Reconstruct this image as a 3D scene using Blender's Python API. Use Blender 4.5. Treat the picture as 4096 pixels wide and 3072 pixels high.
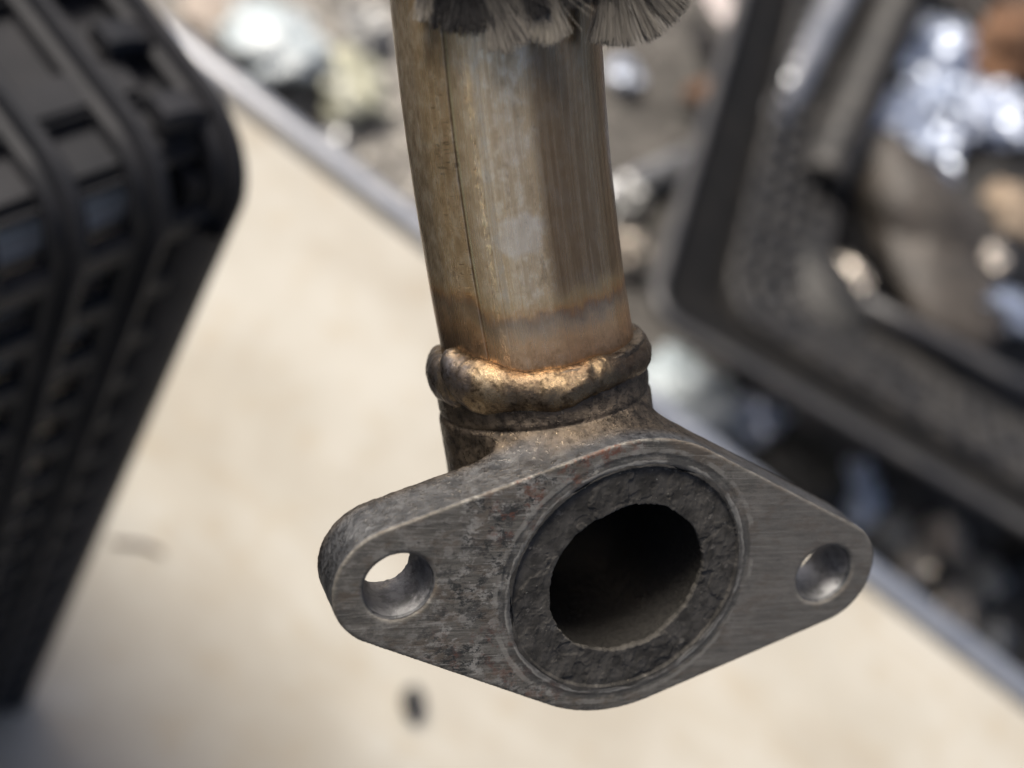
import bpy, bmesh, math, random
import numpy as np
from mathutils import Matrix, Vector

# ------------------------------------------------------------------ camera, sky, sun, exposure
scene = bpy.context.scene
for o in list(bpy.data.objects):
    bpy.data.objects.remove(o, do_unlink=True)
cam_data = bpy.data.cameras.new("camera")
cam = bpy.data.objects.new("camera", cam_data)
scene.collection.objects.link(cam)
cam.matrix_world = Matrix(((0.7942, -0.6016, -0.0859, 0.0),
                           (0.4246, 0.6504, -0.6298, 0.0),
                           (0.4347, 0.4638, 0.7720, 1.406),
                           (0, 0, 0, 1)))
cam_data.sensor_width = 36.0
cam_data.lens = 43.45
cam_data.clip_start = 0.01
cam_data.clip_end = 200.0
cam_data.dof.use_dof = True
cam_data.dof.focus_distance = 0.252
cam_data.dof.aperture_fstop = 7.0
scene.camera = cam

SUN_DIR = Vector((-0.60, 0.05, 0.80)).normalized()      # towards the sun
SUN_ELEV = math.asin(SUN_DIR.z)
world = bpy.data.worlds.new("World")
scene.world = world
world.use_nodes = True
wn = world.node_tree
bgn = wn.nodes["Background"]
sky = wn.nodes.new("ShaderNodeTexSky")
sky.sky_type = 'NISHITA'
sky.sun_disc = False
sky.sun_elevation = SUN_ELEV
sky.sun_rotation = math.atan2(SUN_DIR.x, SUN_DIR.y)
sky.air_density = 0.6
sky.ozone_density = 0.3
sky.dust_density = 5.0
wn.links.new(sky.outputs[0], bgn.inputs[0])
bgn.inputs[1].default_value = 0.10
sun_data = bpy.data.lights.new("sun", 'SUN')
sun_data.energy = 3.2
sun_data.angle = math.radians(18)
sun_data.color = (1.0, 0.94, 0.84)
sun = bpy.data.objects.new("sun", sun_data)
scene.collection.objects.link(sun)
sun.rotation_euler = SUN_DIR.to_track_quat('Z', 'Y').to_euler()
sun.location = (-1, -1, 2)

scene.view_settings.view_transform = 'Standard'
scene.view_settings.look = 'None'
scene.view_settings.gamma = 1.0
scene.view_settings.use_curve_mapping = False
scene.view_settings.exposure = 0.6
scene.render.engine = 'CYCLES'
scene.cycles.use_denoising = True
scene.cycles.max_bounces = 8
scene.cycles.caustics_reflective = False
scene.cycles.caustics_refractive = False
scene.cycles.sample_clamp_indirect = 6.0

random.seed(7)
rng = np.random.default_rng(7)
COL = scene.collection

# ------------------------------------------------------------------ helpers
def link(o, parent=None):
    COL.objects.link(o)
    if parent is not None:
        o.parent = parent
    return o

def mesh_obj(name, verts, faces, mat, parent=None, smooth=True, uvs=None):
    me = bpy.data.meshes.new(name)
    me.from_pydata([tuple(v) for v in verts] if not isinstance(verts, np.ndarray) else verts.tolist(), [],
                   faces if not isinstance(faces, np.ndarray) else faces.tolist())
    if uvs is not None:
        lay = me.uv_layers.new(name="UVMap")
        li = np.empty(len(me.loops), dtype=np.int32)
        me.loops.foreach_get("vertex_index", li)
        lay.data.foreach_set("uv", np.asarray(uvs, dtype=np.float32)[li].ravel())
    if mat:
        me.materials.append(mat)
    me.polygons.foreach_set("use_smooth", [smooth] * len(me.polygons))
    me.update()
    return link(bpy.data.objects.new(name, me), parent)

def empty(name, loc=(0, 0, 0), rot=None):
    o = bpy.data.objects.new(name, None)
    o.empty_display_size = 0.05
    COL.objects.link(o)
    o.location = loc
    if rot is not None:
        o.rotation_euler = rot
    return o

def tag(o, label=None, cat=None, group=None, kind=None):
    if label: o["label"] = label
    if cat: o["category"] = cat
    if group: o["group"] = group
    if kind: o["kind"] = kind
    return o

def _hash(ix, iy, iz, seed):
    h = (ix.astype(np.int64) * 374761393 + iy.astype(np.int64) * 668265263 + iz.astype(np.int64) * 2147483647 + seed * 974634777) & 0xffffffff
    h = ((h ^ (h >> 13)) * 1274126177) & 0xffffffff
    h = (h ^ (h >> 16)) & 0xffffffff
    return h.astype(np.float32) / np.float32(4294967295.0)

def vnoise(p, seed=0):
    """value noise in [-1,1] on an (n,3) array"""
    p = np.asarray(p, dtype=np.float32)
    i = np.floor(p).astype(np.int64)
    f = p - i
    f = f * f * (3 - 2 * f)
    out = 0
    for dx in (0, 1):
        for dy in (0, 1):
            for dz in (0, 1):
                w = (f[:, 0] if dx else 1 - f[:, 0]) * (f[:, 1] if dy else 1 - f[:, 1]) * (f[:, 2] if dz else 1 - f[:, 2])
                out = out + w * _hash(i[:, 0] + dx, i[:, 1] + dy, i[:, 2] + dz, seed)
    return out * 2 - 1

def fbm(p, octaves=4, seed=0):
    a, s, out = 1.0, 1.0, 0
    for k in range(octaves):
        out = out + a * vnoise(np.asarray(p) * s, seed + k * 17)
        a *= 0.5
        s *= 2.03
    return out

def grid_faces(nu, nv, close_u=False, close_v=False):
    mu = nu if close_u else nu - 1
    mv = nv if close_v else nv - 1
    I, J = np.meshgrid(np.arange(mu), np.arange(mv), indexing='ij')
    a = I * nv + J
    b = ((I + 1) % nu) * nv + J
    c = ((I + 1) % nu) * nv + (J + 1) % nv
    d = I * nv + (J + 1) % nv
    return np.stack([a, b, c, d], -1).reshape(-1, 4)

# ------------------------------------------------------------------ node helpers
class NT:
    def __init__(self, name):
        self.mat = bpy.data.materials.new(name)
        self.mat.use_nodes = True
        self.nt = self.mat.node_tree
        self.bsdf = self.nt.nodes["Principled BSDF"]
        self._obj = None
    def n(self, t):
        return self.nt.nodes.new(t)
    def put(self, sock, v):
        if v is None:
            return
        if isinstance(v, bpy.types.NodeSocket):
            self.nt.links.new(v, sock)
        elif isinstance(v, (tuple, list)) and sock.type == 'RGBA':
            sock.default_value = tuple(v) + ((1.0,) if len(v) == 3 else ())
        else:
            sock.default_value = v
    def coord(self, which='Object'):
        if self._obj is None:
            self._obj = self.n("ShaderNodeTexCoord")
        return self._obj.outputs[which]
    def mapping(self, vec, scale=(1, 1, 1), rot=(0, 0, 0), loc=(0, 0, 0)):
        m = self.n("ShaderNodeMapping")
        self.put(m.inputs["Vector"], vec)
        m.inputs["Scale"].default_value = scale
        m.inputs["Rotation"].default_value = rot
        m.inputs["Location"].default_value = loc
        return m.outputs[0]
    def noise(self, vec, scale=1.0, detail=4.0, rough=0.55, dist=0.0):
        t = self.n("ShaderNodeTexNoise")
        self.put(t.inputs["Vector"], vec)
        t.inputs["Scale"].default_value = scale
        t.inputs["Detail"].default_value = detail
        t.inputs["Roughness"].default_value = rough
        t.inputs["Distortion"].default_value = dist
        return t.outputs["Fac"]
    def voro(self, vec, scale=1.0, feature='F1', rnd=1.0):
        t = self.n("ShaderNodeTexVoronoi")
        t.feature = feature
        self.put(t.inputs["Vector"], vec)
        t.inputs["Scale"].default_value = scale
        t.inputs["Randomness"].default_value = rnd
        return t.outputs["Distance"]
    def math(self, op, a, b=None, c=None, clamp=False):
        m = self.n("ShaderNodeMath")
        m.operation = op
        m.use_clamp = clamp
        self.put(m.inputs[0], a)
        if b is not None: self.put(m.inputs[1], b)
        if c is not None: self.put(m.inputs[2], c)
        return m.outputs[0]
    def step(self, v, lo, hi, a=0.0, b=1.0):
        m = self.n("ShaderNodeMapRange")
        m.interpolation_type = 'SMOOTHSTEP'
        self.put(m.inputs["Value"], v)
        m.inputs["From Min"].default_value = lo
        m.inputs["From Max"].default_value = hi
        m.inputs["To Min"].default_value = a
        m.inputs["To Max"].default_value = b
        return m.outputs[0]
    def band(self, v, c, half, soft):
        """1 inside c±half, falling to 0 over soft"""
        d = self.math('ABSOLUTE', self.math('SUBTRACT', v, c))
        return self.step(d, half, half + soft, 1.0, 0.0)
    def mul(self, *a):
        r = a[0]
        for x in a[1:]:
            r = self.math('MULTIPLY', r, x)
        return r
    def mix(self, f, a, b, mode='MIX'):
        m = self.n("ShaderNodeMix")
        m.data_type = 'RGBA'
        m.blend_type = mode
        m.clamp_factor = True
        self.put(m.inputs[0], f)
        self.put(m.inputs[6], a)
        self.put(m.inputs[7], b)
        return m.outputs[2]
    def ramp(self, f, stops):
        r = self.n("ShaderNodeValToRGB")
        el = r.color_ramp.elements
        while len(el) < len(stops):
            el.new(0.5)
        for e, (p, c) in zip(el, stops):
            e.position = p
            e.color = tuple(c) + (1.0,) if len(c) == 3 else c
        self.put(r.inputs[0], f)
        return r.outputs[0]
    def sep(self, v):
        s = self.n("ShaderNodeSeparateXYZ")
        self.put(s.inputs[0], v)
        return s.outputs
    def comb(self, x=0.0, y=0.0, z=0.0):
        s = self.n("ShaderNodeCombineXYZ")
        for i, v in enumerate((x, y, z)):
            self.put(s.inputs[i], v)
        return s.outputs[0]
    def bump(self, h, strength=0.3, dist=0.001, normal=None):
        b = self.n("ShaderNodeBump")
        b.inputs["Strength"].default_value = strength
        b.inputs["Distance"].default_value = dist
        self.put(b.inputs["Height"], h)
        if normal is not None:
            self.put(b.inputs["Normal"], normal)
        return b.outputs[0]
    def out(self, color=None, rough=None, metal=None, normal=None, spec=None, coat=None):
        self.put(self.bsdf.inputs["Base Color"], color)
        self.put(self.bsdf.inputs["Roughness"], rough)
        self.put(self.bsdf.inputs["Metallic"], metal)
        self.put(self.bsdf.inputs["Normal"], normal)
        if spec is not None: self.put(self.bsdf.inputs["Specular IOR Level"], spec)
        if coat is not None: self.put(self.bsdf.inputs["Coat Weight"], coat)
        return self.mat

def simple(name, c1, c2, scale=60, rough=0.6, metal=0.0, bump=0.15, dist=0.002, spec=None):
    m = NT(name)
    n = m.noise(m.coord(), scale, 5)
    return m.out(m.mix(m.step(n, .35, .65), c1, c2), rough, metal, m.bump(n, bump, dist), spec)

# ------------------------------------------------------------------ materials
MM = (1000, 1000, 1000)

def mat_pipe():
    m = NT("heat_tinted_steel")
    uv = m.coord('UV')                       # x: mm round the pipe (0 = front), y: mm up from the weld
    s = m.sep(uv)
    x, y = s[0], s[1]
    streak = m.noise(m.mapping(uv, (.9, .018, 1)), 1.0, 8, .68)
    streak2 = m.noise(m.mapping(uv, (.30, .010, 1), loc=(7, 3, 0)), 1.0, 3, .5)
    blot = m.noise(m.mapping(uv, (.15, .09, 1)), 1.0, 6, .62)
    mott = m.noise(m.mapping(uv, (.42, .26, 1), loc=(2, 5, 0)), 1.0, 7, .68)
    grain = m.noise(m.mapping(uv, (.50, .36, 1), loc=(1, 8, 0)), 1.0, 9, .80)
    cross = m.noise(m.mapping(uv, (.20, 2.4, 1), rot=(0, 0, .12)), 1.0, 5, .7)
    col = m.mix(m.step(streak, .30, .70), (0.537, 0.384, 0.215), (0.871, 0.670, 0.409))
    col = m.mix(m.mul(m.step(streak2, .42, .62), .5), col, (0.726, 0.517, 0.280))
    col = m.mix(m.mul(m.step(mott, .50, .62), .60), col, (0.950, 0.799, 0.557))
    col = m.mix(m.mul(m.step(mott, .36, .47, 1.0, 0.0), .62), col, (0.452, 0.315, 0.173))
    col = m.mix(m.mul(m.step(blot, .52, .66), .45), col, (0.946, 0.808, 0.608))
    col = m.mix(m.mul(m.step(cross, .58, .68), .28), col, (0.421, 0.305, 0.175))
    col = m.mix(m.mul(m.step(grain, .60, .70), .45), col, (0.357, 0.248, 0.142))
    stain = m.noise(m.mapping(uv, (.24, .12, 1), loc=(11, 4, 0)), 1.0, 8, .72, .5)
    col = m.mix(m.mul(m.step(stain, .58, .68), .45), col, (0.245, 0.174, 0.106))
    # pale rubbed patch in front
    wob = m.math('MULTIPLY', m.math('SUBTRACT', m.noise(m.mapping(uv, (.16, .16, 1)), 1.0, 2), .5), 5.0)
    px = m.math('SUBTRACT', m.math('SUBTRACT', x, 0.2), m.math('MULTIPLY', m.math('SUBTRACT', y, 28.5), .25))
    py = m.math('SUBTRACT', y, 28.3)
    rad = m.math('ADD', m.math('MAXIMUM', m.math('ABSOLUTE', px), m.math('MULTIPLY', m.math('ADD', m.math('ABSOLUTE', py), m.math('MULTIPLY', m.math('ABSOLUTE', px), .35)), 1.0)), wob)
    col = m.mix(m.mul(m.step(m.math('ADD', rad, m.mul(m.math('SUBTRACT', grain, .5), 3.0)), 3.6, 5.2, 1.0, 0.0), m.step(grain, .35, .6, .55, .36)), col, (0.904, 0.799, 0.628))
    wob2 = m.math('MULTIPLY', m.math('SUBTRACT', mott, .5), 5.0)
    rad2 = m.math('ADD', m.math('ADD', m.math('ABSOLUTE', m.math('SUBTRACT', x, 1.6)), m.math('ABSOLUTE', m.math('SUBTRACT', y, 46.5))), wob2)
    col = m.mix(m.mul(m.step(rad2, 2.0, 5.5, 1.0, 0.0), .22), col, (0.904, 0.780, 0.592))
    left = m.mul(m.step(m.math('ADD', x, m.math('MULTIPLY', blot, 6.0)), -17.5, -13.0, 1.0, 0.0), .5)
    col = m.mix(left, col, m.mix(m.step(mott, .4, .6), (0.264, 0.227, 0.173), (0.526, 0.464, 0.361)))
    shade_rgt = m.mul(m.step(m.math('ADD', x, m.mul(m.math('SUBTRACT', streak2, .5), 2.0)), 3.9, 7.0), m.step(y, -2, 70, .92, .80))  # darker right side of the pipe: shade and dark reflection painted into the colour
    col = m.mix(shade_rgt, col, m.mix(m.step(streak, .35, .65), (0.158, 0.096, 0.049), (0.278, 0.182, 0.099)))
    # the longitudinal weld seam: groove, flat strip, pitted line, second strip
    seamx = m.math('ADD', x, 10.9)
    strip = m.band(x, -8.2, 2.4, .25)
    col = m.mix(m.mul(strip, .30), col, (0.757, 0.613, 0.406))
    strip2 = m.band(x, -4.8, .5, .25)
    col = m.mix(m.mul(strip2, m.step(mott, .4, .6, .15, .6)), col, (0.517, 0.434, 0.318))
    pit = m.mul(m.band(x, -6.6, .35, .55), m.step(m.noise(m.mapping(uv, (1.0, .55, 1)), 1.0, 6, .75), .50, .60), m.step(blot, .36, .52))
    col = m.mix(m.mul(pit, .3), col, (0.950, 0.866, 0.442))
    pitd = m.mul(m.band(x, -7.0, .5, .8), m.step(m.noise(m.mapping(uv, (1.2, .6, 1), loc=(5, 9, 0)), 1.0, 5, .7), .55, .63))
    col = m.mix(m.mul(pitd, .8), col, (0.252, 0.167, 0.089))
    line = m.band(seamx, 0.0, .15, .18)
    col = m.mix(m.mul(line, m.step(grain, .35, .6, .45, .85)), col, (0.105, 0.062, 0.035))
    edge = m.band(m.math('SUBTRACT', seamx, .5), 0.0, .14, .2)
    col = m.mix(m.mul(edge, .5), col, (0.950, 0.946, 0.582))
    # cross scratches and crescent marks left of the seam
    scr = m.noise(m.mapping(uv, (.42, 2.6, 1), rot=(0, 0, .28)), 1.0, 4, .65, .8)
    scrm = m.mul(m.step(scr, .56, .63), m.band(x, -13.4, 1.6, 1.6), m.step(m.noise(m.mapping(uv, (.04, .09, 1), loc=(0, 2, 0)), 1.0, 2), .42, .52))
    col = m.mix(m.mul(scrm, .9), col, (0.158, 0.109, 0.061))
    scr2 = m.mul(m.step(scr, .53, .62), m.band(y, 44.5, 2.6, 2.5), m.band(x, -13.2, 2.2, 1.4))
    col = m.mix(m.mul(scr2, .95), col, (0.127, 0.096, 0.058))
    spk = m.step(m.noise(m.mapping(uv, (.5, .36, 1), loc=(3, 1, 0)), 1.0, 4, .7), .67, .70)
    col = m.mix(m.mul(spk, .8), col, (0.180, 0.119, 0.070))
    # heat tint above the weld: copper, plum grey, orange rim, straw
    yy = m.math('ADD', y, m.math('MULTIPLY', m.math('SUBTRACT', m.noise(m.mapping(uv, (.22, .16, 1)), 1.0, 7, .7), .5), 9.0))
    side = m.math('ADD', yy, m.step(x, -13.0, -8.0, -5.0, 0.0))
    t = m.math('DIVIDE', side, 20.0)
    tint = m.ramp(t, [(0.0, (0.336, 0.189, 0.096)), (.12, (0.546, 0.305, 0.151)), (.28, (0.630, 0.374, 0.186)), (.40, (0.485, 0.335, 0.202)), (.50, (0.326, 0.236, 0.157)),
                      (.56, (0.336, 0.189, 0.107)), (.61, (0.567, 0.295, 0.107)), (.70, (0.695, 0.472, 0.220)), (.90, (0.757, 0.571, 0.335))])
    col = m.mix(m.mul(m.step(side, 9.0, 18.0, 1.0, 0.0), .80), col, tint)
    dirt = m.mul(m.step(grain, .44, .58), m.step(m.math('ADD', y, m.mul(m.math('SUBTRACT', mott, .5), 16.0)), -1.0, 7.0, .7, 0.0))
    col = m.mix(dirt, col, (0.148, 0.096, 0.051))
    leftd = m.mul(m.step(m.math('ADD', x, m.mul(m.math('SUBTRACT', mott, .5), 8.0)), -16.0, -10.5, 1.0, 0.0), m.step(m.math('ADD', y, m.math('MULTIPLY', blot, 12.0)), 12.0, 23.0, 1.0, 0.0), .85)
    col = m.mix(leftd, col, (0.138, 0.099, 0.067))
    rough = m.step(streak, .2, .8, .36, .20)
    rough = m.math('ADD', rough, m.mul(dirt, .3))
    h = m.math('ADD', m.mul(streak, .30), m.mul(grain, .30))
    h = m.math('SUBTRACT', h, m.mul(line, 1.6))
    h = m.math('ADD', h, m.mul(strip, .25))
    h = m.math('ADD', h, m.math('SUBTRACT', m.mul(pit, .5), m.math('ADD', m.mul(pitd, .6), m.mul(scrm, .3))))
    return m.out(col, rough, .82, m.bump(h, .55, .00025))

def mat_bead():
    m = NT("weld_bead_bronze")
    c = m.mapping(m.coord(), MM)
    n = m.noise(c, .13, 6, .62)
    f = m.noise(c, .45, 9, .78)
    z = m.sep(c)
    col = m.ramp(n, [(.32, (.12, .086, .056)), (.45, (.17, .122, .076)), (.55, (.25, .18, .105)), (.68, (.42, .325, .21))])
    col = m.mix(m.mul(m.step(f, .50, .60), .8), col, (0.022, 0.014, 0.009))
    col = m.mix(m.mul(m.step(m.noise(m.mapping(c, loc=(4, 2, 7)), .33, 9, .78), .57, .66), .5), col, (0.459, 0.348, 0.209))
    col = m.mix(m.mul(m.step(m.math('ADD', z[0], m.mul(m.math('SUBTRACT', n, .5), 14.0)), -14.0, 0.0), .7), col, (.085, .055, .034))
    leftm = m.step(m.math('ADD', z[0], m.mul(m.math('SUBTRACT', n, .5), 8.0)), -41.0, -35.0, 1.0, 0.0)
    col = m.mix(m.mul(leftm, .85), col, m.mix(m.step(f, .36, .62), (0.062, 0.060, 0.067), (0.223, 0.216, 0.226)))
    return m.out(col, m.step(f, .35, .65, .20, .40), .92, m.bump(f, .55, .0006))

def mat_flange():
    m = NT("sooty_cast_flange")
    c = m.mapping(m.coord(), MM)
    p = m.sep(c)
    u, v, w = p[0], p[1], p[2]
    big = m.noise(c, .085, 5, .6)
    med = m.noise(c, .33, 6, .65)
    fine = m.noise(c, 1.1, 7, .75)
    # ground face: lapping scratches, slanted
    sc = m.noise(m.mapping(c, (.06, .85, .6), rot=(0, 0, -.20)), 1.0, 9, .78)
    sc2 = m.noise(m.mapping(c, (.06, .8, .6), rot=(0, 0, -.55)), 1.0, 9, .78)
    scr = m.mix(m.step(u, 5, 25), sc, sc2)
    face = m.mix(m.step(scr, .34, .68), (0.078, 0.071, 0.060), (0.218, 0.200, 0.167))
    face = m.mix(m.mul(m.step(big, .48, .66), .5), face, (0.232, 0.207, 0.174))
    zone = m.math('ADD', m.mul(m.band(u, -21, 9, 20), m.step(m.noise(m.mapping(c, loc=(2, 6, 1)), .06, 3), .36, .56)), .38, clamp=True)
    flake = m.mul(zone, m.step(m.math('ADD', med, m.mul(scr, .40)), .70, .76), m.step(big, .36, .50), m.step(u, -6, 4, 1.0, .25))
    face = m.mix(m.mul(flake, .65), face, (0.398, 0.376, 0.331))
    soot = m.mul(m.math('ADD', zone, .15, clamp=True), m.step(m.math('ADD', m.noise(m.mapping(c, (1, 1.5, 1)), .14, 9, .80), m.mul(scr, .16)), .60, .66), m.step(u, 6, 18, 1.0, .35))
    face = m.mix(m.mul(soot, .85), face, (0.040, 0.039, 0.036))
    thin = m.noise(m.mapping(c, (.035, 2.6, 1), rot=(0, 0, -.24)), 1.0, 3, .7)
    thin2 = m.noise(m.mapping(c, (.04, 2.2, 1), rot=(0, 0, -.75)), 1.0, 3, .7)
    face = m.mix(m.mul(m.step(thin, .60, .68), .75), face, (0.371, 0.348, 0.300))
    face = m.mix(m.mul(m.step(thin2, .64, .72), m.step(u, 5, 25, .25, .55)), face, (0.316, 0.299, 0.262))
    specks = m.step(m.noise(c, .34, 7, .75), .60, .65)
    face = m.mix(m.mul(specks, .7), face, (0.046, 0.043, 0.038))
    rustm = m.mul(m.step(m.noise(m.mapping(c, loc=(30, 8, 0)), .20, 6, .72), .50, .58), m.step(fine, .38, .55),
                  m.math('ADD', m.mul(m.band(u, -20, 10, 9), m.step(v, 6, 14)), m.mul(m.band(u, -24, 14, 8), m.step(v, -14, -6, 1.0, 0.0), .6)))
    face = m.mix(m.mul(rustm, .8), face, (0.157, 0.050, 0.026))
    bst = m.noise(m.mapping(c, (1, 1.8, 1), rot=(0, 0, -.3), loc=(14, 3, 5)), .14, 8, .72)
    face = m.mix(m.mul(m.step(bst, .50, .62), .6), face, (0.113, 0.084, 0.058))
    blk = m.noise(m.mapping(c, (1, 1.6, 1), rot=(0, 0, -.3), loc=(4, 13, 2)), .26, 10, .84)
    face = m.mix(m.mul(m.step(blk, .53, .58), m.math('SUBTRACT', zone, .20, clamp=True), 1.3), face, (0.035, 0.035, 0.032))
    sm_right = m.step(u, 14, 34)
    face = m.mix(m.mul(sm_right, .40), face, (0.157, 0.146, 0.130))
    # ring marks left by the gasket
    r = m.math('SQRT', m.math('ADD', m.math('POWER', u, 2.0), m.math('POWER', v, 2.0)))
    rw = m.math('ADD', r, m.mul(m.math('SUBTRACT', med, .5), 1.4))
    ringl = m.mul(m.band(rw, 27.3, .45, .3), m.step(m.noise(c, .14, 4), .42, .54))
    ringd = m.mul(m.band(rw, 28.6, .5, .5), m.step(m.noise(m.mapping(c, loc=(9, 4, 2)), .16, 4), .38, .52))
    ringd2 = m.mul(m.band(rw, 26.6, .6, .6), m.step(m.noise(m.mapping(c, loc=(5, 1, 8)), .11, 5), .36, .56, .15, .8))
    ring3 = m.mul(m.band(rw, 30.0, .35, .3), m.step(m.noise(m.mapping(c, loc=(3, 14, 2)), .12, 4), .45, .56))
    face = m.mix(m.mul(m.step(r, 26, 30, 1.0, 0.0), .45), face, (0.074, 0.071, 0.066))
    face = m.mix(m.mul(ringl, .85), face, (0.316, 0.299, 0.262))
    face = m.mix(m.mul(ringd, .65), face, (0.051, 0.050, 0.046))
    face = m.mix(ringd2, face, (0.060, 0.057, 0.053))
    face = m.mix(m.mul(ring3, .6), face, (0.277, 0.260, 0.223))
    # cast sides: blue grey, dusty, pitted
    side = m.mix(m.step(med, .35, .65), (.070, .073, .078), (.145, .148, .152))
    side = m.mix(m.mul(m.step(fine, .56, .66), .7), side, (.26, .25, .235))
    side = m.mix(m.mul(m.step(m.noise(c, .6, 5, .7), .55, .64), .7), side, (.055, .052, .05))
    neck = m.mix(m.step(med, .32, .66), (.034, .027, .021), (.135, .105, .075))
    neck = m.mix(m.mul(m.step(fine, .6, .68), .8), neck, (.36, .28, .19))
    body = m.math('ADD', m.mul(m.step(w, -14.0, -9.0, 1.0, 0.0), 1.0), m.mul(m.step(v, 22, 31), m.step(w, -6, -1.5, 1.0, 0.0)), clamp=True)
    side = m.mix(body, side, neck)
    isface = m.step(w, -.55, -.30)
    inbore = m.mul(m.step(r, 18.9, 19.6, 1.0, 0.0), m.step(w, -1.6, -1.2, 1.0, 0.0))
    col = m.mix(isface, side, face)
    worn = m.mul(m.band(w, -.40, .18, .2), m.step(med, .42, .62))
    col = m.mix(m.mul(worn, .45), col, (.24, .22, .19))
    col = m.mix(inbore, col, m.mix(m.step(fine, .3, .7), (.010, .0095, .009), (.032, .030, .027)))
    bolt = m.math('SUBTRACT', m.math('SQRT', m.math('ADD', m.math('POWER', m.math('SUBTRACT', m.math('ABSOLUTE', u), 50.7), 2.0), m.math('POWER', v, 2.0))), 7.15)
    inb = m.mul(m.step(bolt, .2, .45, 1.0, 0.0), m.step(w, -1.4, -.9, 1.0, 0.0))
    col = m.mix(inb, col, m.mix(m.step(med, .35, .6), (.20, .20, .205), (.40, .40, .41)))
    rough = m.mix(isface, m.step(fine, .35, .65, .52, .26), m.step(scr, .3, .7, .62, .46))
    rough = m.mix(m.mul(body, m.step(isface, 0, 1, 1.0, 0.0)), rough, m.step(fine, .35, .65, .40, .24))
    rough = m.mix(inb, rough, (.30, .30, .30))
    metal = m.mix(isface, m.step(fine, .40, .60, .6, .95), (.30, .30, .30))
    metal = m.mix(inbore, metal, (.0, .0, .0))
    metal = m.mix(inb, metal, (.8, .8, .8))
    h = m.mix(isface, m.math('ADD', m.mul(fine, 1.2), m.mul(med, .8)), m.math('ADD', m.mul(scr, .55), m.math('SUBTRACT', m.mul(fine, .5), m.mul(blk, .5))))
    return m.out(col, rough, metal, m.bump(h, .75, .00035), m.step(inbore, 0, 1, .45, .12))

def mat_soot():
    m = NT("gasket_soot")
    c = m.mapping(m.coord(), MM)
    fine = m.noise(m.mapping(c, (1, .35, 1)), 1.0, 8, .75)
    med = m.noise(c, .25, 6, .65)
    col = m.mix(m.step(med, .35, .65), (.030, .028, .025), (.068, .063, .056))
    col = m.mix(m.mul(m.step(fine, .6, .72), .5), col, (.11, .10, .09))
    col = m.mix(m.mul(m.step(m.noise(c, .22, 6, .7), .60, .66), .6), col, (.15, .138, .12))
    spark = m.step(m.noise(c, 1.4, 3, .6), .705, .72)
    col = m.mix(spark, col, (.62, .52, .36))
    return m.out(col, m.mix(spark, (.88, .88, .88), (.25, .25, .25)), m.mul(spark, .9), m.bump(fine, .5, .0003), .2)

def mat_table():
    m = NT("cream_bench_paint")
    c = m.coord()
    n = m.noise(c, 7, 5, .6)
    f = m.noise(c, 42, 6, .65)
    st = m.noise(m.mapping(c, (2.0, 14.0, 1), rot=(0, 0, .5)), 1.5, 4, .6, 1.0)
    col = m.mix(m.step(n, .35, .65), (.385, .360, .305), (.44, .42, .368))
    col = m.mix(m.mul(m.step(f, .52, .66), .45), col, (.36, .30, .21))
    col = m.mix(m.mul(m.step(st, .54, .68), .5), col, (.37, .32, .24))
    big = m.noise(m.mapping(c, loc=(3, 1, 0)), 3.2, 6, .7, .8)
    col = m.mix(m.mul(m.step(big, .48, .66), .45), col, (.31, .27, .21))
    sp = m.step(m.noise(c, 30, 6, .75), .63, .69)
    col = m.mix(m.mul(sp, .6), col, (.28, .23, .17))
    return m.out(col, m.step(n, .3, .7, .35, .55), 0.0, m.bump(f, .15, .002))

def mat_ground():
    m = NT("oily_gravel_ground")
    c = m.coord()
    v = m.voro(c, 26)
    n = m.noise(c, 6, 5)
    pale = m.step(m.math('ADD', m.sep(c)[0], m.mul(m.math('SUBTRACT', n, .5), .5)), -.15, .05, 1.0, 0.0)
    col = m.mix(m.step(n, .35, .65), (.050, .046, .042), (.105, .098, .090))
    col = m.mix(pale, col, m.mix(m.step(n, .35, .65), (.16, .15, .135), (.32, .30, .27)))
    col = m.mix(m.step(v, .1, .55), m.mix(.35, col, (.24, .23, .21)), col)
    return m.out(col, .85, 0.0, m.bump(v, .8, .02))

M_PIPE, M_BEAD, M_FLANGE, M_SOOT, M_TABLE, M_GROUND = mat_pipe(), mat_bead(), mat_flange(), mat_soot(), mat_table(), mat_ground()
M_TRIM = simple("brushed_aluminium_trim", (.55, .57, .60), (.68, .69, .70), 30, .34, .85, .05)
M_BLACK = simple("black_crate_plastic", (.019, .020, .023), (.031, .031, .034), 40, .60, 0.0, .1, .002, .18)
M_TRAY = simple("worn_black_tray_plastic", (.018, .018, .019), (.050, .047, .044), 24, .5, 0.0, .1, .002, .35)
M_DARK_SHEET = simple("near_black_sheet", (.008, .008, .008), (.014, .013, .012), 30, .7, 0.0, .1, .002, .15)  # near-black, for the sheet that keeps the tray edge dark
M_RIM = simple("worn_grey_tray_rim", (.048, .048, .052), (.078, .076, .075), 18, .42, .1, .1)
M_FIBRE = None
def mat_fibre(name, a, b):
    m = NT(name)
    uv = m.sep(m.coord('UV'))
    n = m.noise(m.mapping(m.coord('UV'), (40, 1.2, 1)), 1.0, 2)
    col = m.mix(m.step(m.math('ADD', uv[1], m.mul(m.math('SUBTRACT', n, .5), .8)), .15, .95), a, b)
    return m.out(col, .6, 0.0, None, .3)
M_FIB_TAN = mat_fibre("tan_grey_glass_fibre", (.050, .046, .041), (.20, .182, .156))
M_FIB_PALE = mat_fibre("pale_glass_fibre", (.07, .063, .055), (.27, .245, .205))
M_FIB_DARK = mat_fibre("oily_dark_fibre", (.008, .008, .009), (.030, .028, .027))
M_SLEEVE = simple("dark_woven_sleeve", (.018, .017, .017), (.06, .055, .05), 700, .8, 0, .6, .0006)
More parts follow.
